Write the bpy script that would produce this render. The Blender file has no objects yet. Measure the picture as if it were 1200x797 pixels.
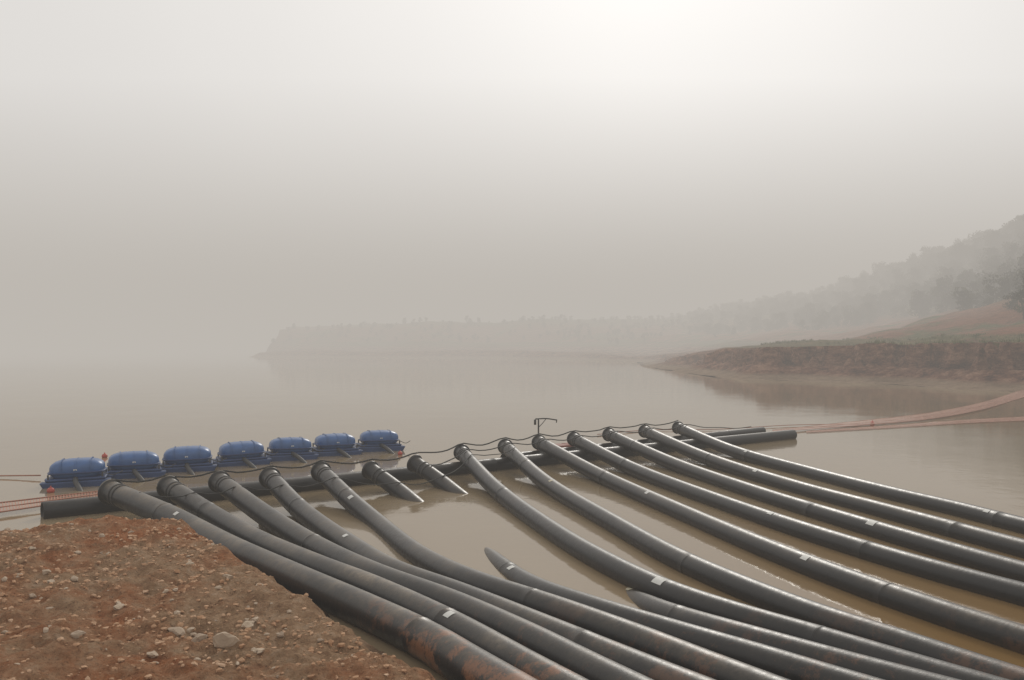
import bpy, bmesh, math, random
import numpy as np
from mathutils import Vector, noise, Matrix
random.seed(4); rng=np.random.default_rng(4)
scene=bpy.context.scene
scene.view_settings.view_transform='Standard'; scene.view_settings.look='None'; scene.view_settings.exposure=0
H=4.0; F=1039.0; HZ=405.0
def G(u,v,z=0.0):
    """survey reading (bearing / depression) -> metres on the plane at height z"""
    y=(H-z)*F/(v-HZ); return Vector(((u-600)/F*y,y,z))

# ---------------------------------------------------------------- materials
def mat(name):
    m=bpy.data.materials.new(name); m.use_nodes=True
    nt=m.node_tree; return m,nt,nt.nodes['Principled BSDF']
def L(nt,a,b): nt.links.new(a,b)
def noise_n(nt,scale,detail=6,rough=.6,coord='Object',vec=None):
    n=nt.nodes.new('ShaderNodeTexNoise'); n.inputs['Scale'].default_value=scale
    n.inputs['Detail'].default_value=detail; n.inputs['Roughness'].default_value=rough
    if vec is None:
        tc=nt.nodes.new('ShaderNodeTexCoord'); vec=tc.outputs[coord]
    L(nt,vec,n.inputs['Vector']); return n
def ramp(nt,src,stops):
    r=nt.nodes.new('ShaderNodeValToRGB'); e=r.color_ramp.elements
    while len(e)<len(stops): e.new(.5)
    for i,(p,c) in enumerate(stops):
        e[i].position=p; e[i].color=(*c,1)
    L(nt,src,r.inputs['Fac']); return r
def mix(nt,f,a,b,bt='MIX'):
    m=nt.nodes.new('ShaderNodeMix'); m.data_type='RGBA'; m.blend_type=bt
    for s,v in ((0,f),(6,a),(7,b)):
        if hasattr(v,'is_linked'): L(nt,v,m.inputs[s])
        else: m.inputs[s].default_value=v if s==0 else (*v,1)
    return m.outputs[2]
def mrange(nt,src,a,b,c=0.,d=1.):
    n=nt.nodes.new('ShaderNodeMapRange'); n.inputs[1].default_value=a; n.inputs[2].default_value=b; n.inputs[3].default_value=c; n.inputs[4].default_value=d
    L(nt,src,n.inputs[0]); return n.outputs[0]
def math_n(nt,op,a,b,c=None):
    n=nt.nodes.new('ShaderNodeMath'); n.operation=op
    for i,v in enumerate((a,b,c)):
        if v is None: continue
        if hasattr(v,'is_linked'): L(nt,v,n.inputs[i])
        else: n.inputs[i].default_value=v
    return n.outputs[0]
def bump(nt,b,src,st,dist):
    n=nt.nodes.new('ShaderNodeBump'); n.inputs['Strength'].default_value=st; n.inputs['Distance'].default_value=dist
    L(nt,src,n.inputs['Height']); L(nt,n.outputs[0],b.inputs['Normal']); return n

def pipe_mat(name,dust,seed):
    m,nt,b=mat(name)
    tc=nt.nodes.new('ShaderNodeTexCoord')
    mp=nt.nodes.new('ShaderNodeMapping'); mp.inputs['Location'].default_value=(seed*7.3,seed*3.1,0); L(nt,tc.outputs['Object'],mp.inputs['Vector'])
    n1=noise_n(nt,.7,6,.7,vec=mp.outputs[0]); n2=noise_n(nt,9,8,.75,vec=mp.outputs[0])
    base=mix(nt,n2.outputs[0],(.006,.006,.007),(.022,.021,.021))
    d=ramp(nt,n1.outputs[0],[(.42,(0,0,0)),(.68,(1,1,1))])
    geo=nt.nodes.new('ShaderNodeNewGeometry'); sx=nt.nodes.new('ShaderNodeSeparateXYZ'); L(nt,geo.outputs['Normal'],sx.inputs[0])
    up=mrange(nt,sx.outputs[2],.4,1)
    d2=math_n(nt,'MULTIPLY',d.outputs[0],dust); d3=math_n(nt,'MULTIPLY',up,math_n(nt,'MULTIPLY_ADD',d2,1.0,dust*.3))
    sp=nt.nodes.new('ShaderNodeSeparateXYZ'); L(nt,geo.outputs['Position'],sp.inputs[0])
    fine=ramp(nt,n2.outputs[0],[(.35,(.3,.3,.3)),(.6,(1,1,1))]); d3=math_n(nt,'MULTIPLY',d3,fine.outputs[0])
    c=mix(nt,d3,base,(.20,.16,.115))
    wm=math_n(nt,'MULTIPLY',mrange(nt,sp.outputs[2],.08,.0),.5)
    c=mix(nt,wm,c,(.10,.07,.04))
    n3=noise_n(nt,1.25,9,.8,vec=mp.outputs[0]); r3=ramp(nt,n3.outputs[0],[(.515,(0,0,0)),(.58,(1,1,1))])
    near=mrange(nt,sp.outputs[1],13.0,10.9); rm=math_n(nt,'MULTIPLY',math_n(nt,'MULTIPLY',r3.outputs[0],near),.8 if seed==0 else .3)
    c=mix(nt,rm,c,(.24,.105,.05))
    L(nt,c,b.inputs['Base Color'])
    L(nt,mrange(nt,n2.outputs[0],.3,.7,.27,.5),b.inputs['Roughness']); b.inputs['Specular IOR Level'].default_value=.42
    bump(nt,b,n2.outputs[0],.35,.012)
    return m
PM=[pipe_mat('black_hdpe_%d'%i,[.9,.5,.2,.3][i],i) for i in range(4)]

def simple(name,col,rough=.5,metal=0,var=.35,scale=12,bs=.2):
    m,nt,b=mat(name); n=noise_n(nt,scale,6,.65)
    dark=tuple(c*(1-var) for c in col); lite=tuple(min(1,c*(1+var)) for c in col)
    L(nt,mix(nt,n.outputs[0],dark,lite),b.inputs['Base Color']); b.inputs['Roughness'].default_value=rough; b.inputs['Metallic'].default_value=metal
    bump(nt,b,n.outputs[0],bs,.01); return m
M_rope=simple('rope',(.035,.033,.03),.8)
M_blue=simple('blue_paint',(.045,.11,.27),.36,0,.45,3,.05)
M_blue2=simple('blue_steel_frame',(.018,.045,.13),.5,0,.4,6)
M_steel=simple('dark_steel',(.04,.037,.035),.6,0)
M_rust=simple('rusty_float',(.20,.055,.035),.7)
M_red=simple('red_float',(.4,.06,.04),.5)
M_white=simple('white_label',(.6,.6,.57),.6,0,.25,30)
M_yel=simple('pale_label',(.42,.38,.27),.6,0,.25,30)
M_orope=simple('orange_rope',(.34,.15,.10),.7)

# ---------------------------------------------------------------- mesh helpers
def obj(name,verts,faces,mats,smooth=True,mi=None,parent=None):
    me=bpy.data.meshes.new(name)
    me.from_pydata([tuple(v) for v in verts],[],faces); 
    for m in (mats if isinstance(mats,list) else [mats]): me.materials.append(m)
    if mi is not None: me.polygons.foreach_set('material_index',mi)
    me.polygons.foreach_set('use_smooth',[smooth]*len(me.polygons)); me.update()
    o=bpy.data.objects.new(name,me); scene.collection.objects.link(o)
    if parent: o.parent=parent
    return o
def catmull(pts,step=.25):
    pts=[Vector(p) for p in pts]; P=[pts[0]*2-pts[1]]+pts+[pts[-1]*2-pts[-2]]; out=[]
    for i in range(1,len(P)-2):
        a,b,c,d=P[i-1:i+3]
        ta=max((b-a).length,.01)**.5; tb=max((c-b).length,.01)**.5; tc=max((d-c).length,.01)**.5
        t0=0;t1=ta;t2=ta+tb;t3=ta+tb+tc
        n=max(2,int((c-b).length/step))
        for k in range(n):
            t=t1+(t2-t1)*k/n
            A1=a*((t1-t)/(t1-t0))+b*((t-t0)/(t1-t0)); A2=b*((t2-t)/(t2-t1))+c*((t-t1)/(t2-t1)); A3=c*((t3-t)/(t3-t2))+d*((t-t2)/(t3-t2))
            B1=A1*((t2-t)/(t2-t0))+A2*((t-t0)/(t2-t0)); B2=A2*((t3-t)/(t3-t1))+A3*((t-t1)/(t3-t1))
            out.append(B1*((t2-t)/(t2-t1))+B2*((t-t1)/(t2-t1)))
    out.append(P[-2]); return out
class Path:
    def __init__(s,pts,step=.25):
        s.p=catmull(pts,step); s.s=[0]
        for a,b in zip(s.p,s.p[1:]): s.s.append(s.s[-1]+(b-a).length)
        s.L=s.s[-1]
    def at(s,d):
        d=min(max(d,0),s.L); i=int(np.searchsorted(s.s,d))-1; i=min(max(i,0),len(s.p)-2)
        f=(d-s.s[i])/max(1e-6,s.s[i+1]-s.s[i]); return s.p[i].lerp(s.p[i+1],f)
    def frame(s,d):
        t=(s.at(d+.15)-s.at(d-.15)).normalized(); ref=Vector((0,0,1)) if abs(t.z)<.93 else Vector((0,1,0))
        sd=t.cross(ref).normalized(); up=sd.cross(t).normalized()
        return s.at(d),t,sd,up
def tube_geo(path,prof,seg=28,base=0):
    V=[];Fc=[]
    for d,r in prof:
        c,t,sd,up=path.frame(d)
        for k in range(seg):
            a=2*math.pi*k/seg; V.append(c+sd*(math.cos(a)*r)+up*(math.sin(a)*r))
    for i in range(len(prof)-1):
        for k in range(seg):
            k2=(k+1)%seg; Fc.append((base+i*seg+k,base+i*seg+k2,base+(i+1)*seg+k2,base+(i+1)*seg+k))
    return V,Fc
def simple_tube(name,pts,r,m,seg=8,step=.25,parent=None):
    p=Path(pts,step); n=max(2,int(p.L/step)); prof=[(0,.001)]+[(p.L*i/n,r) for i in range(n+1)]+[(p.L,.001)]
    V,Fc=tube_geo(p,prof,seg); return obj(name,V,Fc,m,parent=parent)
R=.215
def hdpe(name,pts,m,r=R,first=3.0,gap=11.0,mouth=True,labels=()):
    p=Path(pts); prof=[]
    beads=[]; d=first
    while d<p.L-.5: beads.append(d); d+=gap+random.uniform(-1.5,1.5)
    if mouth:
        prof+=[(.5,.02),(.5,r*.86),(.0,r*.88),(0.0,r*1.2),(.015,r*1.24),(.06,r*1.24),(.075,r*1.2),(.075,r*1.03),(.2,r*1.03),(.215,r)]
        s0=.35
    else:
        prof+=[(.4,.02),(.4,r*.88),(0,r*.9),(0,r)]; s0=.25
    reg=list(np.arange(s0,p.L,.25)); q=[]
    for s_ in reg:
        if all(abs(s_-b)>.06 for b in beads): q.append((s_,r))
    for b in beads: q+=[(b-.02,r),(b-.014,r*1.012),(b-.005,r*1.02),(b,r*1.005),(b+.005,r*1.02),(b+.014,r*1.012),(b+.02,r)]
    q.sort(); prof+=q
    V,Fc=tube_geo(p,prof); mi=[0]*len(Fc)
    for (d,ang,ln,wd,mm) in labels:
        b=len(V); K=5
        for j in range(4):
            c,t,sd,up=p.frame(d+ln*j/3)
            for k in range(K+1):
                a=math.radians(ang)+(k/K-.5)*wd/r; V.append(c+sd*math.cos(a)*(r+.005)+up*math.sin(a)*(r+.005))
        for j in range(3):
            for k in range(K):
                Fc.append((b+j*(K+1)+k,b+j*(K+1)+k+1,b+(j+1)*(K+1)+k+1,b+(j+1)*(K+1)+k)); mi.append(mm)
    o=obj(name,V,Fc,[m,M_white,M_yel],mi=mi); return o,p

# ---------------------------------------------------------------- pipes
W=.10
def pts(l,zz):
    out=[G(u,v,z) for (u,v),z in zip(l,zz)]
    d=(out[-1]-out[-2]).normalized(); e=out[-1]+d*3+Vector((.0,0,.05)); out.append(e); out.append(e+d*2.5+Vector((.3,0,.1)))
    return out
def zs(n,*first): return list(first)+[W]*(n-len(first))
pd=[
 ([(130,576),(200,606),(270,643),(350,680),(430,716),(500,750),(565,790)],[.55,.35,.22,.2,.2,.22,.24]),
 ([(197,570),(240,598),(300,633),(370,664),(440,692),(530,735),(640,797)],[.58,.3,.15,.16,.18,.2,.2]),
 ([(257,564),(310,603),(370,641),(440,675),(530,709),(620,750),(712,797)],[.6,.28,.13,.15,.16,.18,.2]),
 ([(316,559),(352,597),(410,640),(460,670),(540,700),(650,745),(775,797)],[.6,.22,.12,.13,.15,.17,.18]),
 ([(376,552),(408,584),(440,612),(490,652),(550,682),(650,716),(750,753),(850,793)],[.6,.25,.02,.04,.14,.17,.17,.17]),
]
pd2=[
 ([(541,530),(580,572),(640,618),(700,655),(780,694),(860,722),(960,752),(1100,795)],zs(8,.62,.2)),
 ([(592,523),(640,566),(720,615),(800,659),(880,694),(960,725),(1060,758),(1160,792)],zs(8,.62,.2)),
 ([(631,518),(700,556),(800,602),(900,645),(1000,684),(1100,719),(1200,752)],zs(7,.62,.2)),
 ([(672,514),(740,549),(840,588),(950,626),(1080,666),(1200,699)],zs(6,.62,.2)),
 ([(713,509),(790,544),(900,583),(1000,614),(1100,644),(1200,673)],zs(6,.62,.2)),
 ([(755,505),(830,538),(930,571),(1040,601),(1120,623),(1200,645)],zs(6,.62,.22)),
 ([(794,501),(860,529),(950,555),(1050,581),(1130,600),(1200,618)],zs(6,.62,.22)),
]
mpaths=[]
def addpipe(P,i,labels=(),mouth=True,r=R,m=None):
    o,p=hdpe('black_water_pipe',P,m or PM[(1,2,3)[i%3]],r=r,first=1.6+random.random()*5,mouth=mouth,labels=labels)
    if mouth: mpaths.append(p)
labs={1:[(12.2,70,.14,.13,1)],4:[(3.0,60,.16,.12,1)],0:[(3.6,60,.14,.1,1)],3:[(6.5,70,.14,.1,1)]}
for i,(l,z) in enumerate(pd): addpipe(pts(l,z),i,labs.get(i,()),r=.25 if i==0 else .225,m=PM[0] if i<2 else PM[1])
sink6=[G(433,550,.55),G(465,573,.15),G(495,598,-.22),G(515,618,-.6)]
sink7=[G(485,542,.58),G(515,563,.18),G(547,588,-.22),G(570,605,-.6)]
addpipe(sink6,5); addpipe(sink7,6)
labs2={0:[(14.5,60,.24,.13,1)],2:[(16.0,60,.18,.12,1),(9,60,.16,.1,1)],4:[(15.5,60,.24,.16,1)],5:[(9,60,.2,.12,1)],6:[(6,60,.18,.11,1),(17,60,.16,.1,1)],1:[(6,70,.16,.1,2)],3:[(13,70,.18,.11,1)]}
for i,(l,z) in enumerate(pd2): addpipe(pts(l,z),7+i,labs2.get(i,()))
addpipe([G(545,632,-.7)]+pts([(572,655,),(625,690),(700,717),(800,748),(900,778),(960,797)],[-.2,-.02,.10,.15,.17,.17]),1,mouth=False,labels=[(6.1,70,.16,.12,1)])
addpipe([G(700,688,-.7)]+pts([(742,706),(790,725),(880,752),(1040,797)],[-.18,0.02,.14,.16]),2,mouth=False,labels=[(2.2,80,.7,.1,2)])

a=G(50,599,.16); b=G(932,509,.16)
hdpe('floating_support_pipe',[a,a.lerp(b,.33),a.lerp(b,.66),b],PM[3],r=.22,mouth=False)
a2=G(590,538,.16); b2=G(897,504.5,.16)
hdpe('floating_support_pipe',[a2,a2.lerp(b2,.5),b2],PM[3],r=.18,mouth=False)

V=[];Fc=[]
for i,p in enumerate(mpaths):
    r=.25 if i==0 else .225 if i<5 else R
    for d in (.45,.62):
        q=Path([p.at(d-.03),p.at(d+.03)],.02); v,f=tube_geo(q,[(0,r),(0,r*1.06),(q.L,r*1.06),(q.L,r)],28,len(V)); V+=v;Fc+=f
obj('pipe_clamps',V,Fc,M_steel)

def drape(ps,sag):
    out=[]
    for a_,b_ in zip(ps,ps[1:]):
        for k in range(4):
            t=k/4; q=a_.lerp(b_,t); q.z-=sag*4*t*(1-t)*random.uniform(.7,1.3); out.append(q)
    out.append(ps[-1]); return out
top=[p.at(.04)+Vector((0,0,.30)) for p in mpaths]
simple_tube('mooring_rope',drape(top,.12),.022,M_rope,6,.3)
top2=[p.at(1.5)+Vector((0,0,.25)) for p in mpaths[:9]]
simple_tube('mooring_rope',drape([G(160,586,.3)]+top2,.14),.014,M_rope,6,.3)
top3=[p.at(.8)+Vector((0,0,.26)) for p in mpaths[6:]]
simple_tube('mooring_rope',drape(top3+[G(880,500,.3)],.1),.018,M_rope,6,.3)

# ---------------------------------------------------------------- floating pumps
def superell(cx,cy,cz,a,b,c,e1,e2,nu=40,nv=20,base=0):
    V=[];Fc=[]
    sg=lambda w,m:math.copysign(abs(w)**m,w)
    for j in range(nv+1):
        ph=-math.pi/2+math.pi*j/nv
        for i in range(nu):
            th=2*math.pi*i/nu
            V.append((cx+a*sg(math.cos(ph),e1)*sg(math.cos(th),e2),cy+b*sg(math.cos(ph),e1)*sg(math.sin(th),e2),cz+c*sg(math.sin(ph),e1)))
    for j in range(nv):
        for i in range(nu):
            i2=(i+1)%nu; Fc.append((base+j*nu+i,base+j*nu+i2,base+(j+1)*nu+i2,base+(j+1)*nu+i))
    return V,Fc
def prism(plan,z0,z1):
    n=len(plan); V=[(x,y,z0) for x,y in plan]+[(x,y,z1) for x,y in plan]
    return V,[tuple(range(n))[::-1],tuple(range(n,2*n))]+[(i,(i+1)%n,n+(i+1)%n,n+i) for i in range(n)]
def box_geo(x0,x1,y0,y1,z0,z1,taper=0,base=0):
    V=[(x0+taper,y0,z0),(x1-taper,y0,z0),(x1-taper,y1,z0),(x0+taper,y1,z0),(x0,y0,z1),(x1,y0,z1),(x1,y1,z1),(x0,y1,z1)]
    f=[(0,3,2,1),(4,5,6,7),(0,1,5,4),(1,2,6,5),(2,3,7,6),(3,0,4,7)]
    return V,[tuple(base+i for i in q) for q in f]
def ribs(xs,b,c,cz,w,m,name,par):
    V=[];Fc=[]
    for x in xs:
        base=len(V); n=20
        for k in range(n+1):
            a_=math.pi*k/n; sg=lambda q,e:math.copysign(abs(q)**e,q)
            y=b*sg(math.cos(a_),.7); z=cz+c*sg(math.sin(a_),.7)
            for (dx,s) in ((-w,1.0),(-w,1.035),(w,1.035),(w,1.0)): V.append((x+dx,y*s,cz+(z-cz)*s))
        for k in range(n):
            for q in range(3): Fc.append((base+k*4+q,base+k*4+q+1,base+k*4+4+q+1,base+k*4+4+q))
    return obj(name,V,Fc,m,parent=par,smooth=False)
bases=[(87,569),(153,559),(217,551.5),(281,544.5),(338,538.5),(391,533),(443,528)]
for i,(u,v) in enumerate(bases):
    e=bpy.data.objects.new('floating_pump',None); scene.collection.objects.link(e)
    g=G(u,v,0); e.location=(g.x,g.y+.25,0); e.rotation_euler=(random.uniform(-.03,.03),random.uniform(-.03,.03),math.radians(22+random.uniform(-5,5)))
    V,Fc=superell(0,0,.46,.72,.46,.29,.72,.55); o=obj('motor_hood',V,Fc,M_blue,parent=e)
    V,Fc=superell(0,0,.39,.76,.5,.03,.3,.5); obj('hood_flange',V,Fc,M_blue2,parent=e)
    ribs([-.38,0,.38],.46,.29,.46,.014,M_blue,'hood_ribs',e)
    V=[];Fc=[]
    for y0,y1 in ((-.56,-.2),(.2,.56)):
        v,f=box_geo(-.92,.92,y0,y1,-.15,.17,.18,len(V)); V+=v;Fc+=f
    v,f=box_geo(-.78,.78,-.5,.5,.173,.25,0,len(V)); V+=v;Fc+=f
    o=obj('pontoon',V,Fc,M_blue2,smooth=False,parent=e); bv=o.modifiers.new('b','BEVEL'); bv.width=.035; bv.segments=3
    V=[];Fc=[]
    for x in (-.7,.7):
        for y in (-.46,.46):
            v,f=box_geo(x-.02,x+.02,y-.02,y+.02,.24,.38,0,len(V)); V+=v;Fc+=f
    obj('corner_posts',V,Fc,M_steel,smooth=False,parent=e)
    simple_tube('tie_rope',[(.72,-.4,.36),(.95,-.35,.26),(1.2,-.1,.32)],.012,M_rope,6,.08,e)
    simple_tube('outlet_hose',[(0,-.45,.22),(.05,-.8,.18),(.2,-1.2,.02),(.35,-1.6,-.2)],.07,M_steel,12,.08,e)
    V,Fc=box_geo(-.05,.04,-.475,-.468,.46,.50); obj('data_plate',V,Fc,M_white,smooth=False,parent=e)

# ---------------------------------------------------------------- small things
e=bpy.data.objects.new('davit_post',None); scene.collection.objects.link(e); g=G(631,516,.35); e.location=g
simple_tube('post',[(0,0,-.3),(0,0,.4),(0,0,.85)],.03,M_steel,8,.1,e)
simple_tube('arm',[(-.12,0,.82),(.3,0,.84),(.72,0,.78)],.026,M_steel,8,.1,e)
simple_tube('hook_cable',[(.7,0,.8),(.7,0,.72),(.69,0,.68)],.02,M_rope,6,.05,e)
simple_tube('brace',[(0,0,.5),(.15,0,.65),(.3,0,.84)],.015,M_steel,6,.1,e)
simple_tube('valve_head',[(-.13,0,.6),(-.13,0,.7),(-.13,0,.8)],.045,M_steel,10,.1,e)
V=[];Fc=[]
for k in range(3):
    v,f=box_geo(-.9+k*.65,-.3+k*.65,-.35,.35,-.1,.2,.06,len(V)); V+=v;Fc+=f
o=obj('rusty_float',V,Fc,M_rust,smooth=False); o.location=G(655,527,.0); o.rotation_euler=(0,0,.7); bv=o.modifiers.new('b','BEVEL'); bv.width=.05; bv.segments=3
for (u,v,r) in ((123,536,.10),(1022,497,.11),(60,577,.10),(469,533,.09)):
    V,Fc=superell(0,0,.05,r,r,r*.9,1,1,16,10); v2,f2=superell(0,0,.05+r,r*.2,r*.2,r*.35,1,1,8,6,len(V))
    o=obj('red_buoy',V+v2,Fc+f2,M_red); o.location=G(u,v,0)

mN,nt,bN=mat('orange_net')
bN.inputs['Roughness'].default_value=.7
nn=noise_n(nt,3,5,.6); L(nt,mix(nt,nn.outputs[0],(.34,.14,.09),(.48,.24,.17)),bN.inputs['Base Color'])
uvn=nt.nodes.new('ShaderNodeUVMap'); br=nt.nodes.new('ShaderNodeTexBrick'); br.offset=0; br.inputs['Scale'].default_value=1; br.inputs['Brick Width'].default_value=.08; br.inputs['Row Height'].default_value=.08; br.inputs['Mortar Size'].default_value=.011
br.inputs['Mortar Smooth'].default_value=.0
L(nt,uvn.outputs[0],br.inputs['Vector']); L(nt,br.outputs['Fac'],bN.inputs['Alpha'])
def net(name,A,B,rows=4,lr=.02):
    pa=Path(A,.4);pb=Path(B,.4); n=int(max(pa.L,pb.L)/.4)+2; V=[];Fc=[];UV=[]
    for i in range(n+1):
        a_=pa.at(pa.L*i/n); b_=pb.at(pb.L*i/n)
        for k in range(rows+1):
            q=a_.lerp(b_,k/rows); q.z+=.03*noise.noise(Vector((i*.35,k*.8,2))); V.append(q); UV.append((i*.4,k*(a_-b_).length/rows))
    for i in range(n):
        for k in range(rows):
            j=i*(rows+1)+k; Fc.append((j,j+1,j+rows+2,j+rows+1))
    o=obj(name,V,Fc,mN); uvl=o.data.uv_layers.new(name='UVMap')
    for lp in o.data.loops: uvl.data[lp.index].uv=UV[lp.vertex_index]
    for nm,PA in (('top_line',A),('bottom_line',B)):
        simple_tube(nm,PA,lr,M_orope,6,.4,o)
    mid=[x.lerp(y,.5) for x,y in zip(A,B)]; simple_tube('middle_line',mid,lr*.8,M_orope,6,.4,o)
    return o
net('orange_barrier_net',[G(905,504,.1),G(1000,494,.12),(G(1080,485,.12)),G(1145,473,.12),G(1205,455,.12),G(1300,430,1)],
    [G(905,506,.08),G(1000,499,.08),(G(1080,492,.08)),G(1145,481,.08),G(1205,464,.08),G(1300,440,1)],lr=.012)
net('orange_barrier_net',[G(945,505,.04),G(1050,498,.04),G(1130,492,.04),G(1230,487,.04),G(1330,484,.04)],
    [G(945,507,.03),G(1050,501,.03),G(1130,496,.03),G(1230,492,.03),G(1330,490,.03)],lr=.006)
net('orange_barrier_net',[G(-120,602,.15),G(0,589,.2),G(60,582,.2),G(128,574,.25)],[G(-120,616,.08),G(0,600,.1),G(60,591,.1),G(128,581,.15)])
simple_tube('orange_boom_line',[G(-100,559,.06),G(0,557.5,.06),G(48,557,.1)],.022,M_orope,6)
simple_tube('orange_boom_line',[G(700,509,.06),G(760,504,.05),G(840,503,.06),G(930,498,.06),G(1020,497,.06)],.018,M_orope,6)

# ---------------------------------------------------------------- water
mW,nt,b=mat('muddy_water')
geo=nt.nodes.new('ShaderNodeNewGeometry'); sp=nt.nodes.new('ShaderNodeSeparateXYZ'); L(nt,geo.outputs['Position'],sp.inputs[0])
n1=noise_n(nt,.12,5,.6,vec=geo.outputs['Position'])
mm=math_n(nt,'MULTIPLY',mrange(nt,sp.outputs[1],25,12),mrange(nt,sp.outputs[0],0,6))
c=mix(nt,n1.outputs[0],(.235,.175,.105),(.28,.215,.135)); c=mix(nt,mm,c,(.20,.12,.045))
L(nt,c,b.inputs['Base Color']); b.inputs['Roughness'].default_value=.05; b.inputs['IOR'].default_value=1.36
n2=noise_n(nt,2.2,4,.55,vec=geo.outputs['Position']); n3=noise_n(nt,.25,3,.5,vec=geo.outputs['Position'])
bump(nt,b,math_n(nt,'MULTIPLY_ADD',n3.outputs[0],4,n2.outputs[0]),.12,.03)
obj('lake_water',[(-1500,-40,0),(1500,-40,0),(1500,2000,0),(-1500,2000,0)],[(0,1,2,3)],mW,smooth=False)

# ---------------------------------------------------------------- land helpers
def seg_dist(X,Y,poly):
    best=np.full(X.shape,1e9)
    for i in range(len(poly)-1):
        ax,ay=poly[i][:2]; bx,by=poly[i+1][:2]; dx,dy=bx-ax,by-ay; l2=dx*dx+dy*dy
        t=np.clip(((X-ax)*dx+(Y-ay)*dy)/l2,0,1); best=np.minimum(best,np.hypot(X-ax-t*dx,Y-ay-t*dy))
    return best
def inside(X,Y,poly):
    r=np.zeros(X.shape,bool); n=len(poly)
    for i in range(n):
        x1,y1=poly[i][:2]; x2,y2=poly[(i+1)%n][:2]
        if y1==y2: continue
        c_=((y1>Y)!=(y2>Y))&(X<(x2-x1)*(Y-y1)/(y2-y1)+x1); r^=c_
    return r
def fbm(x,y,s,oct=4,z=0.): return noise.fractal(Vector((x*s,y*s,z)),.9,2.1,oct)
def arr(f,X,Y): return np.array([f(x,y) for x,y in zip(X.ravel(),Y.ravel())]).reshape(X.shape)
def grid_obj(name,xs,ys,hf,m):
    X,Y=np.meshgrid(xs,ys); Z=hf(X,Y); nx,ny=len(xs),len(ys)
    V=np.stack([X.ravel(),Y.ravel(),Z.ravel()],1)
    I=np.arange(nx*ny).reshape(ny,nx); Q=np.stack([I[:-1,:-1],I[:-1,1:],I[1:,1:],I[1:,:-1]],-1).reshape(-1,4)
    me=bpy.data.meshes.new(name); me.vertices.add(len(V)); me.vertices.foreach_set('co',V.ravel())
    me.loops.add(len(Q)*4); me.loops.foreach_set('vertex_index',Q.ravel()); me.polygons.add(len(Q)); me.polygons.foreach_set('loop_start',np.arange(len(Q))*4)
    me.polygons.foreach_set('use_smooth',np.ones(len(Q),bool)); me.update(calc_edges=True); me.validate(); me.materials.append(m)
    o=bpy.data.objects.new(name,me); scene.collection.objects.link(o); return o

crest=[(-500,622,.9),(0,614,.95),(75,607,.95),(150,603,.93),(207,611,.85),(245,637,.7),(305,668,.6),(365,704,.5),(425,742,.42),(510,797,.3),(600,860,.25)]
CP=[G(*c_) for c_ in crest]; CP+=[Vector((2.5,6.6,.3)),Vector((10,5.5,.3)),Vector((40,5,.3))]
poly=[(p.x,p.y) for p in CP]; land=poly+[(40,-40),(-60,-40),(-60,poly[0][1])]
poly0=[(-60,poly[0][1])]+poly
def near_h(X,Y):
    wx=arr(lambda x,y:.22*fbm(x,y,.9,4,21),X,Y)
    d=seg_dist(X,Y,poly0); ins=inside(X,Y,land); sd=np.where(ins,d,-d)+wx*.3
    zc=np.interp(Y,[0,6,8,10.5,13,15,16.5],[.9,.35,.3,.42,.6,.86,.98])+np.clip(-X-2,0,9)*.025*np.clip((15-Y)/4,0,1)
    out=np.where(sd>0,zc+.07*np.clip(sd,0,14)-.10*np.exp(-np.abs(sd)/.25),zc-.10-1.0*np.abs(sd)); out=np.maximum(out,-1.2)
    n=arr(lambda x,y:.13*fbm(x,y,.7,3)+.10*fbm(x,y,2.0,4,3)+.05*abs(fbm(x,y,6,3,7)),X,Y)
    return out+n
xs=np.concatenate([np.arange(-60,-14,.5),np.arange(-14,.6,.045),np.arange(.6,6,.3),np.arange(6,42,1.5)])
ys=np.concatenate([np.arange(-40,4,1.5),np.arange(4,6.4,.12),np.arange(6.4,17.6,.045),np.arange(17.6,22,.5)])
mS,nt,b=mat('red_dirt')
g_=nt.nodes.new('ShaderNodeNewGeometry'); pv=g_.outputs['Position']; sp=nt.nodes.new('ShaderNodeSeparateXYZ'); L(nt,pv,sp.inputs[0])
na=noise_n(nt,.4,7,.7,vec=pv); nb=noise_n(nt,4,10,.8,vec=pv); nc=noise_n(nt,22,7,.8,vec=pv)
c1=ramp(nt,nb.outputs[0],[(.32,(.27,.145,.08)),(.5,(.50,.31,.18)),(.66,(.66,.47,.32))])
c2=ramp(nt,nb.outputs[0],[(.32,(.28,.09,.035)),(.5,(.50,.20,.085)),(.68,(.62,.33,.18))])
rA=ramp(nt,na.outputs[0],[(.46,(0,0,0)),(.60,(1,1,1))])
leftred=mrange(nt,sp.outputs[1],9.2,7.6)
c=mix(nt,math_n(nt,'MAXIMUM',rA.outputs[0],math_n(nt,'MULTIPLY',leftred,.85)),c1.outputs[0],c2.outputs[0])
rc=ramp(nt,nc.outputs[0],[(.35,(.32,.32,.32)),(.47,(.95,.95,.95)),(.8,(1.0,1.0,1.0))]); c=mix(nt,.85,c,rc.outputs[0],'MULTIPLY')
c=mix(nt,mrange(nt,sp.outputs[2],.28,.05),c,(.12,.075,.045)); L(nt,c,b.inputs['Base Color']); b.inputs['Roughness'].default_value=.95; b.inputs['Specular IOR Level'].default_value=.1
bump(nt,b,math_n(nt,'MULTIPLY_ADD',nc.outputs[0],.6,nb.outputs[0]),1.0,.16)
bank=grid_obj('dirt_bank',xs,ys,near_h,mS)

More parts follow.
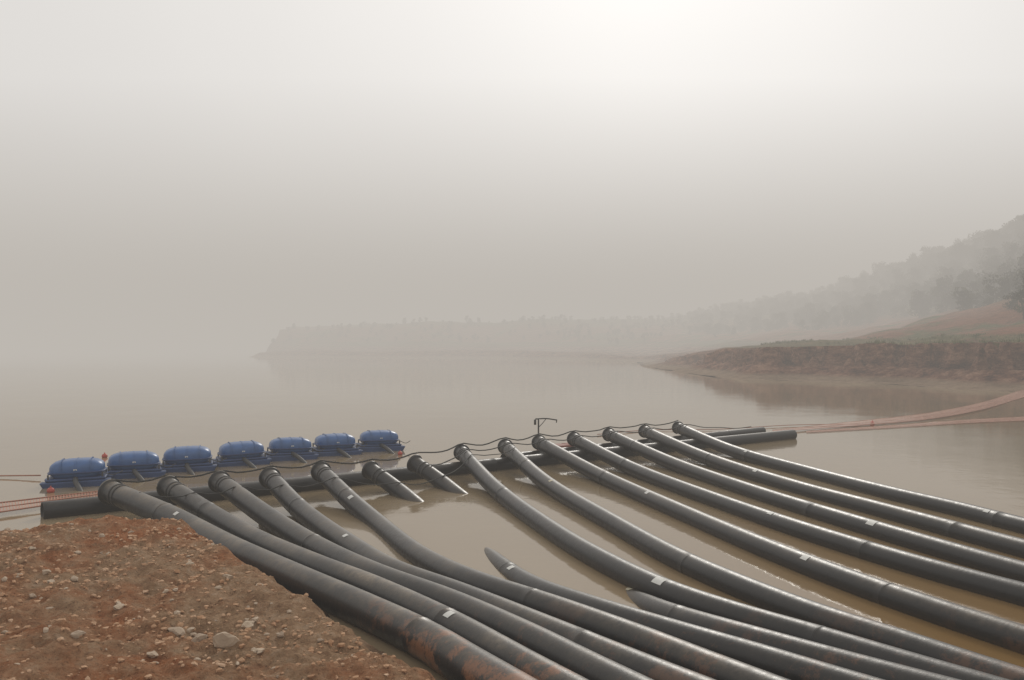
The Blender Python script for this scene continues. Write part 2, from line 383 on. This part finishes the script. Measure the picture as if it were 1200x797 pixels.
ico=bmesh.new(); bmesh.ops.create_icosphere(ico,subdivisions=2,radius=1); IV=np.array([v.co[:] for v in ico.verts]); IF=np.array([[v.index for v in f.verts] for f in ico.faces])
ico1=bmesh.new(); bmesh.ops.create_icosphere(ico1,subdivisions=1,radius=1); IV1=np.array([v.co[:] for v in ico1.verts]); IF1=np.array([[v.index for v in f.verts] for f in ico1.faces])
def scatter(name,P,S,m,Vb,Fb,flat=.7,rough=.28):
    VV=[];FF=[]; o_=0
    for (x,y,z),s in zip(P,S):
        k=rng.normal(size=3)*4
        r=np.array([1+rough*noise.noise(Vector(v*1.1+k))*2 for v in Vb]); v=Vb*r[:,None]
        for _ in range(5):
            n=rng.normal(size=3); n/=np.linalg.norm(n); h=rng.uniform(.5,.85); dd=v@n-h; v=v-np.outer(np.maximum(dd,0),n)
        v=v*np.array([1,rng.uniform(.55,1),flat*rng.uniform(.7,1.1)])*s
        a=rng.uniform(0,6.28); c_,s_=math.cos(a),math.sin(a); v=v@np.array([[c_,s_,0],[-s_,c_,0],[0,0,1]])
        VV.append(v+np.array([x,y,z])); FF.append(Fb+o_); o_+=len(Vb)
    VV=np.concatenate(VV);FF=np.concatenate(FF)
    return obj(name,VV.tolist(),FF.tolist(),m,smooth=False)
def place(n,smin,smax,pw):
    x=rng.uniform(-11,0,n*3); y=rng.uniform(6.5,16.5,n*3); k=inside(x,y,land)&(arr(lambda a_,b_:fbm(a_,b_,.8,3,31),x,y)>rng.uniform(-.7,.5,n*3)); x,y=x[k][:n],y[k][:n]
    z=near_h(x.reshape(1,-1),y.reshape(1,-1)).ravel(); s=smin+(smax-smin)*rng.random(len(x))**pw
    return list(zip(x,y,z+s*.1)),s
mC,nt,b=mat('dirt_clods'); g_=nt.nodes.new('ShaderNodeNewGeometry')
nb=noise_n(nt,2.5,6,.7,vec=g_.outputs['Position']); rr=ramp(nt,nb.outputs[0],[(.3,(.30,.145,.07)),(.5,(.47,.28,.16)),(.7,(.58,.41,.28))]); L(nt,rr.outputs[0],b.inputs['Base Color']); b.inputs['Roughness'].default_value=.95
nb2=noise_n(nt,30,5,.7,vec=g_.outputs['Position']); bump(nt,b,nb2.outputs[0],.6,.02)
mR,nt,b=mat('stones'); g_=nt.nodes.new('ShaderNodeNewGeometry')
nb=noise_n(nt,1.5,6,.7,vec=g_.outputs['Position']); rr=ramp(nt,nb.outputs[0],[(.3,(.28,.20,.14)),(.7,(.56,.45,.33))]); L(nt,rr.outputs[0],b.inputs['Base Color']); b.inputs['Roughness'].default_value=.85
nb2=noise_n(nt,25,6,.7,vec=g_.outputs['Position']); bump(nt,b,nb2.outputs[0],.6,.02)
P,S=place(8500,.006,.055,3.0); scatter('dirt_clods',P,S,mC,IV1,IF1)
P,S=place(260,.02,.085,2.2)
P=list(P);S=list(S)
for (u,v,s) in ((265,753,.15),(236,749,.12),(207,741,.11),(228,738,.07),(305,762,.07),(55,672,.08),(120,640,.06),(180,770,.07),(330,745,.07),(90,745,.08),(40,700,.06)):
    z=1.0
    for _ in range(8):
        g=G(u,v,z); z=float(near_h(np.array([[g.x]]),np.array([[g.y]]))[0,0])
    P.append((g.x,g.y,z+s*.2)); S.append(s)
scatter('stones',P,S,mR,IV,IF,.65,.3)

# ---------------------------------------------------------------- far shore, hills
shore=[(292,418.5),(420,419.5),(560,420),(660,422),(745,424.5),(752,430),(800,437),(845,444),(900,445.5),(960,447.5),(1030,450),(1100,455),(1200,460),(1350,470),(1700,485)]
SP=[tuple(G(u,v,0)[:2]) for u,v in shore]
flp=SP+[(420,50),(520,700),(-70,700),(-110,500)]
US=[-2,-.30,-.25,-.1,0,.10,.14,.18,.24,.33,.385,.48,.577,.8,2]
SC=[1,1,1.5,2,2,1.5,.6,1.3,3.0,3.6,3.8,4.1,4.2,4.2,4.2]
RH=[4,6,9,11,11,12,13,14,15,18,22,29,36,46,50]
RD=[60,30,40,50,60,70,85,100,125,130,130,130,130,120,110]
def far_h(X,Y):
    d=seg_dist(X,Y,SP); ins=inside(X,Y,flp); B=X/np.maximum(Y,1)
    sc=np.interp(B,US,SC); rh=np.interp(B,US,RH); rd=np.interp(B,US,RD)
    wob=arr(lambda x,y:fbm(x,y,.09,3,5),X,Y)
    gul=arr(lambda x,y:abs(noise.noise(Vector((x*.42,y*.2,1))))*1.3+abs(noise.noise(Vector((x*1.1,y*.5,4))))*.8,X,Y)
    dd=np.maximum(d+wob*2.0-.6,0)
    ss=lambda t:np.clip(t,0,1)**2*(3-2*np.clip(t,0,1))
    beach=.35*ss(dd/3)
    s1=sc*(.35*ss((dd-2)/3)+.65*ss((dd-3.2-gul*5)/2.2))
    t=np.clip((dd-26)/rd,0,1.3)
    hill=rh*ss(t/1.1)*.75+rh*.25*t
    n=arr(lambda x,y:fbm(x,y,.035,4),X,Y)
    z=beach+s1+hill+n*np.clip(dd/30,0,1)*1.8+np.clip(dd/8,0,1)*wob*.3
    return np.where(ins,z,-.06*d-.02)
mF,nt,b=mat('hillside'); g_=nt.nodes.new('ShaderNodeNewGeometry'); pv=g_.outputs['Position']
sp=nt.nodes.new('ShaderNodeSeparateXYZ'); L(nt,pv,sp.inputs[0]); sn=nt.nodes.new('ShaderNodeSeparateXYZ'); L(nt,g_.outputs['Normal'],sn.inputs[0])
na=noise_n(nt,.07,6,.65,vec=pv); nb=noise_n(nt,.6,9,.75,vec=pv)
ms=nt.nodes.new('ShaderNodeMapping'); ms.inputs['Scale'].default_value=(.9,.9,2.2); L(nt,pv,ms.inputs['Vector']); ns=noise_n(nt,.6,8,.75,vec=ms.outputs[0])
soil=ramp(nt,ns.outputs[0],[(.36,(.055,.022,.014)),(.5,(.23,.10,.06)),(.62,(.40,.225,.145))])
sand=ramp(nt,nb.outputs[0],[(.3,(.22,.14,.09)),(.7,(.42,.30,.20))])
grass=ramp(nt,nb.outputs[0],[(.3,(.06,.07,.022)),(.55,(.13,.14,.055)),(.75,(.24,.20,.10))])
red=ramp(nt,nb.outputs[0],[(.3,(.17,.065,.035)),(.7,(.36,.155,.085))])
wz=math_n(nt,'MULTIPLY_ADD',na.outputs[0],3.0,math_n(nt,'ADD',sp.outputs[2],-1.5))
ra=ramp(nt,na.outputs[0],[(.38,(0,0,0)),(.50,(1,1,1))]); c=mix(nt,ra.outputs[0],grass.outputs[0],red.outputs[0])
c=mix(nt,mrange(nt,wz,11,15),c,grass.outputs[0])
c=mix(nt,math_n(nt,'MULTIPLY',mrange(nt,wz,5.6,5.1),.75),c,grass.outputs[0])
flat=mrange(nt,sn.outputs[2],.93,.985)
c=mix(nt,math_n(nt,'MULTIPLY',mrange(nt,sp.outputs[2],5.0,4.5),math_n(nt,'SUBTRACT',1.0,math_n(nt,'MULTIPLY',flat,mrange(nt,sp.outputs[2],3.3,3.9)))),c,soil.outputs[0])
c=mix(nt,mrange(nt,sp.outputs[2],.8,.4),c,sand.outputs[0])
L(nt,c,b.inputs['Base Color']); b.inputs['Roughness'].default_value=.95; b.inputs['Specular IOR Level'].default_value=.1
bump(nt,b,math_n(nt,'ADD',nb.outputs[0],ns.outputs[0]),1.0,.9)
xs=np.concatenate([np.arange(-130,20,2.5),np.arange(20,80,.4),np.arange(80,200,2),np.arange(200,500,10)])
ys=np.concatenate([np.arange(40,70,1.5),np.arange(70,125,.42),np.arange(125,240,1.5),np.arange(240,450,4),np.arange(450,700,15)])
grid_obj('hill_terrain',xs,ys,far_h,mF)

def tree_template(seed,leaf=.62,nb=13,per=46):
    r=np.random.default_rng(seed); V=[];Fc=[];mi=[]
    def limb(p,q,r0,r1):
        p=Vector(p);q=Vector(q); t=(q-p).normalized(); s=t.orthogonal().normalized(); u=t.cross(s); b_=len(V)
        for c_,rr_ in ((p,r0),(q,r1)):
            for k in range(6): a=k*math.pi/3; V.append(tuple(c_+s*math.cos(a)*rr_+u*math.sin(a)*rr_))
        for k in range(6): k2=(k+1)%6; Fc.append((b_+k,b_+k2,b_+6+k2,b_+6+k)); mi.append(1)
    hgt=r.uniform(.9,1.1); limb((0,0,-.8),(0,0,2.6*hgt),.22,.13)
    for k in range(nb):
        a=r.uniform(0,6.28); rad=r.uniform(.3,2.4); z=r.uniform(1.3,5.6)*hgt; rad*=1-.4*abs(z-3.2)/3
        c_=np.array([math.cos(a)*rad,math.sin(a)*rad,z]); limb((0,0,1.6*hgt),tuple(c_),.08,.03)
        br_=r.uniform(.8,1.4)
        for j in range(per):
            d=r.normal(size=3); d/=np.linalg.norm(d); p=c_+d*br_*r.uniform(.45,1.05)*np.array([1,1,.8])
            n=r.normal(size=3); n/=np.linalg.norm(n); t=np.cross(n,r.normal(size=3)); t/=np.linalg.norm(t); u=np.cross(n,t); s=leaf*r.uniform(.5,1)
            b_=len(V); V.extend([tuple(p-t*s*.5),tuple(p+u*s*.35),tuple(p+t*s*.5),tuple(p-u*s*.35)]); Fc.append((b_,b_+1,b_+2,b_+3)); mi.append(0)
    return np.array(V),np.array(Fc),np.array(mi)
T=[tree_template(s) for s in range(5)]
def fmat(name,a,bc,c):
    m,nt,b=mat(name); g_=nt.nodes.new('ShaderNodeNewGeometry'); n=noise_n(nt,.3,4,.7,vec=g_.outputs['Position']); r=ramp(nt,n.outputs[0],[(.35,a),(.5,bc),(.65,c)]); L(nt,r.outputs[0],b.inputs['Base Color']); b.inputs['Roughness'].default_value=.7; b.inputs['Specular IOR Level'].default_value=.25; return m
mL=fmat('foliage',(.026,.032,.015),(.058,.064,.028),(.105,.10,.048)); mT=simple('bark',(.08,.06,.045),.9)
def forest(name,pos,sc):
    VV=[];FF=[];MI=[];o_=0
    for (x,y,z),s in zip(pos,sc):
        V,Fc,mi=T[rng.integers(len(T))]; a=rng.uniform(0,6.28); c_,s_=math.cos(a),math.sin(a)
        v=V@np.array([[c_,s_,0],[-s_,c_,0],[0,0,1]])*np.array([s,s,s*rng.uniform(.85,1.2)])+np.array([x,y,z]); VV.append(v);FF.append(Fc+o_);MI.append(mi);o_+=len(V)
    VV=np.concatenate(VV);FF=np.concatenate(FF);MI=np.concatenate(MI)
    return obj(name,VV.tolist(),FF.tolist(),[mL,mT],smooth=False,mi=MI)
n_=20000
cx=rng.uniform(-110,200,n_); cy=rng.uniform(110,440,n_); d=seg_dist(cx,cy,SP); ins=inside(cx,cy,flp); B=cx/cy
rd=np.interp(B,US,RD); dens=np.array([fbm(x,y,.04,3,11) for x,y in zip(cx,cy)])
t=(d-26)/rd
keep=ins&(t>.36+np.clip(dens,-.5,.5)*.16)&(t<1.3)&(B<.72)&(B>-.3)&((B>.2)|(rng.random(n_)<.35))
cx,cy=cx[keep][:1900],cy[keep][:1900]; cz=far_h(cx.reshape(1,-1),cy.reshape(1,-1)).ravel()
forest('distant_trees',list(zip(cx,cy,cz-.5)),rng.uniform(.5,1.25,len(cx))*np.interp(cx/cy,[-.3,.15,.3,.5],[.35,.4,.7,.95]))
nx,ny=[],[]
for (u,yy) in ((1200,138),(1215,140),(1232,135),(1255,140),(1284,135),(1186,150),(1204,155),(1232,158)):
    nx.append((u-600)/F*yy); ny.append(yy)
nx=np.array(nx);ny=np.array(ny); nz=far_h(nx.reshape(1,-1),ny.reshape(1,-1)).ravel()
forest('hillside_trees',list(zip(nx,ny,nz-.2)),[.8,1.0,1.0,1.2,1.2,.7,.8,.9])
def tufts(name,n,x0,x1,y0,y1,zmin,zmax,hh,m):
    x=rng.uniform(x0,x1,n);y=rng.uniform(y0,y1,n);k=inside(x,y,flp);x,y=x[k],y[k];z=far_h(x.reshape(1,-1),y.reshape(1,-1)).ravel()
    dn=np.array([fbm(a_,b_,.08,3,9) for a_,b_ in zip(x,y)]); k=(z>zmin)&(z<zmax)&(dn>-.1); x,y,z=x[k],y[k],z[k]; V=[];Fc=[]
    for a_,b_,c_ in zip(x,y,z):
        for j in range(7):
            an=random.uniform(0,6.28); r=random.uniform(0,.35); h=hh*random.uniform(.4,1.2); w=.07; px,py=a_+r*math.cos(an),b_+r*math.sin(an); l=random.uniform(-.2,.2); i=len(V)
            ca,sa=math.cos(an*3),math.sin(an*3)
            V+=[(px-w*ca,py-w*sa,c_-.05),(px+w*ca,py+w*sa,c_-.05),(px+l,py+l*.5,c_+h)]; Fc.append((i,i+1,i+2))
    return obj(name,V,Fc,m,smooth=False)
mG=fmat('grass_blades',(.08,.09,.03),(.14,.145,.06),(.24,.21,.11))
tufts('grass',6000,24,110,80,160,4.1,5.4,.35,mG)

# ---------------------------------------------------------------- fog (absorbing medium; its emission stands in for daylight scattered by the fog)
def fogbody(name,plan,z0,z1,dens,col):
    V,Fc=prism(plan,z0,z1); m=bpy.data.materials.new(name); m.use_nodes=True; nt=m.node_tree; nt.nodes.clear()
    out=nt.nodes.new('ShaderNodeOutputMaterial'); ab=nt.nodes.new('ShaderNodeVolumeAbsorption'); ab.inputs['Color'].default_value=(0,0,0,1); ab.inputs['Density'].default_value=dens
    em=nt.nodes.new('ShaderNodeEmission'); em.inputs['Color'].default_value=(*col,1); em.inputs['Strength'].default_value=dens
    ad=nt.nodes.new('ShaderNodeAddShader'); L(nt,ab.outputs[0],ad.inputs[0]); L(nt,em.outputs[0],ad.inputs[1]); L(nt,ad.outputs[0],out.inputs['Volume'])
    return obj(name,V,Fc,m,smooth=False)
fogbody('fog',[(-1400,-35),(1400,-35),(1400,1900),(-1400,1900)],-3,44,.0028,(.53,.498,.458))
fogbody('fog',[(-1390,145),(1390,145),(1390,1890),(-1390,1890)],-2.5,48,.0058,(.485,.452,.41))

# ---------------------------------------------------------------- light
sun_el=math.radians(30); sun_az=math.radians(10)
dv=Vector((math.sin(sun_az)*math.cos(sun_el),math.cos(sun_az)*math.cos(sun_el),math.sin(sun_el)))
w=bpy.data.worlds.new('World'); scene.world=w; w.use_nodes=True; nt=w.node_tree; bg=nt.nodes['Background']
sk=nt.nodes.new('ShaderNodeTexSky'); sk.sky_type='NISHITA'; sk.sun_disc=False; sk.sun_elevation=sun_el; sk.sun_rotation=sun_az; sk.dust_density=1; sk.air_density=1; sk.ozone_density=1
hs=nt.nodes.new('ShaderNodeHueSaturation'); hs.inputs['Saturation'].default_value=.1; hs.inputs['Value'].default_value=.12; L(nt,sk.outputs[0],hs.inputs['Color'])
tc=nt.nodes.new('ShaderNodeTexCoord'); dt=nt.nodes.new('ShaderNodeVectorMath'); dt.operation='DOT_PRODUCT'; L(nt,tc.outputs['Generated'],dt.inputs[0]); dt.inputs[1].default_value=dv
pw=math_n(nt,'POWER',math_n(nt,'MAXIMUM',dt.outputs['Value'],0.0),9.0)
cl=noise_n(nt,1.6,4,.5,vec=tc.outputs['Generated'])
ov=math_n(nt,'ADD',math_n(nt,'MULTIPLY_ADD',pw,2.4,7.3),math_n(nt,'MULTIPLY_ADD',cl.outputs[0],1.6,-.8))
oc=nt.nodes.new('ShaderNodeVectorMath'); oc.operation='SCALE'; oc.inputs[0].default_value=(1,.972,.94); L(nt,ov,oc.inputs['Scale'])
L(nt,mix(nt,1.0,hs.outputs[0],oc.outputs[0],'ADD'),bg.inputs['Color']); bg.inputs['Strength'].default_value=.1
sd=bpy.data.lights.new('sun','SUN'); sd.energy=1.4; sd.angle=math.radians(14); sd.color=(1,.95,.87); so=bpy.data.objects.new('sun',sd); scene.collection.objects.link(so)
so.rotation_euler=dv.to_track_quat('Z','Y').to_euler(); so.location=(0,0,50)

cd=bpy.data.cameras.new('camera'); cd.sensor_width=36; cd.lens=36*F/1200; cd.clip_end=6000; cd.clip_start=.1
co=bpy.data.objects.new('camera',cd); scene.collection.objects.link(co); co.location=(0,0,H); co.rotation_euler=(math.radians(90)+math.atan((HZ-398.5)/F),0,0); scene.camera=co
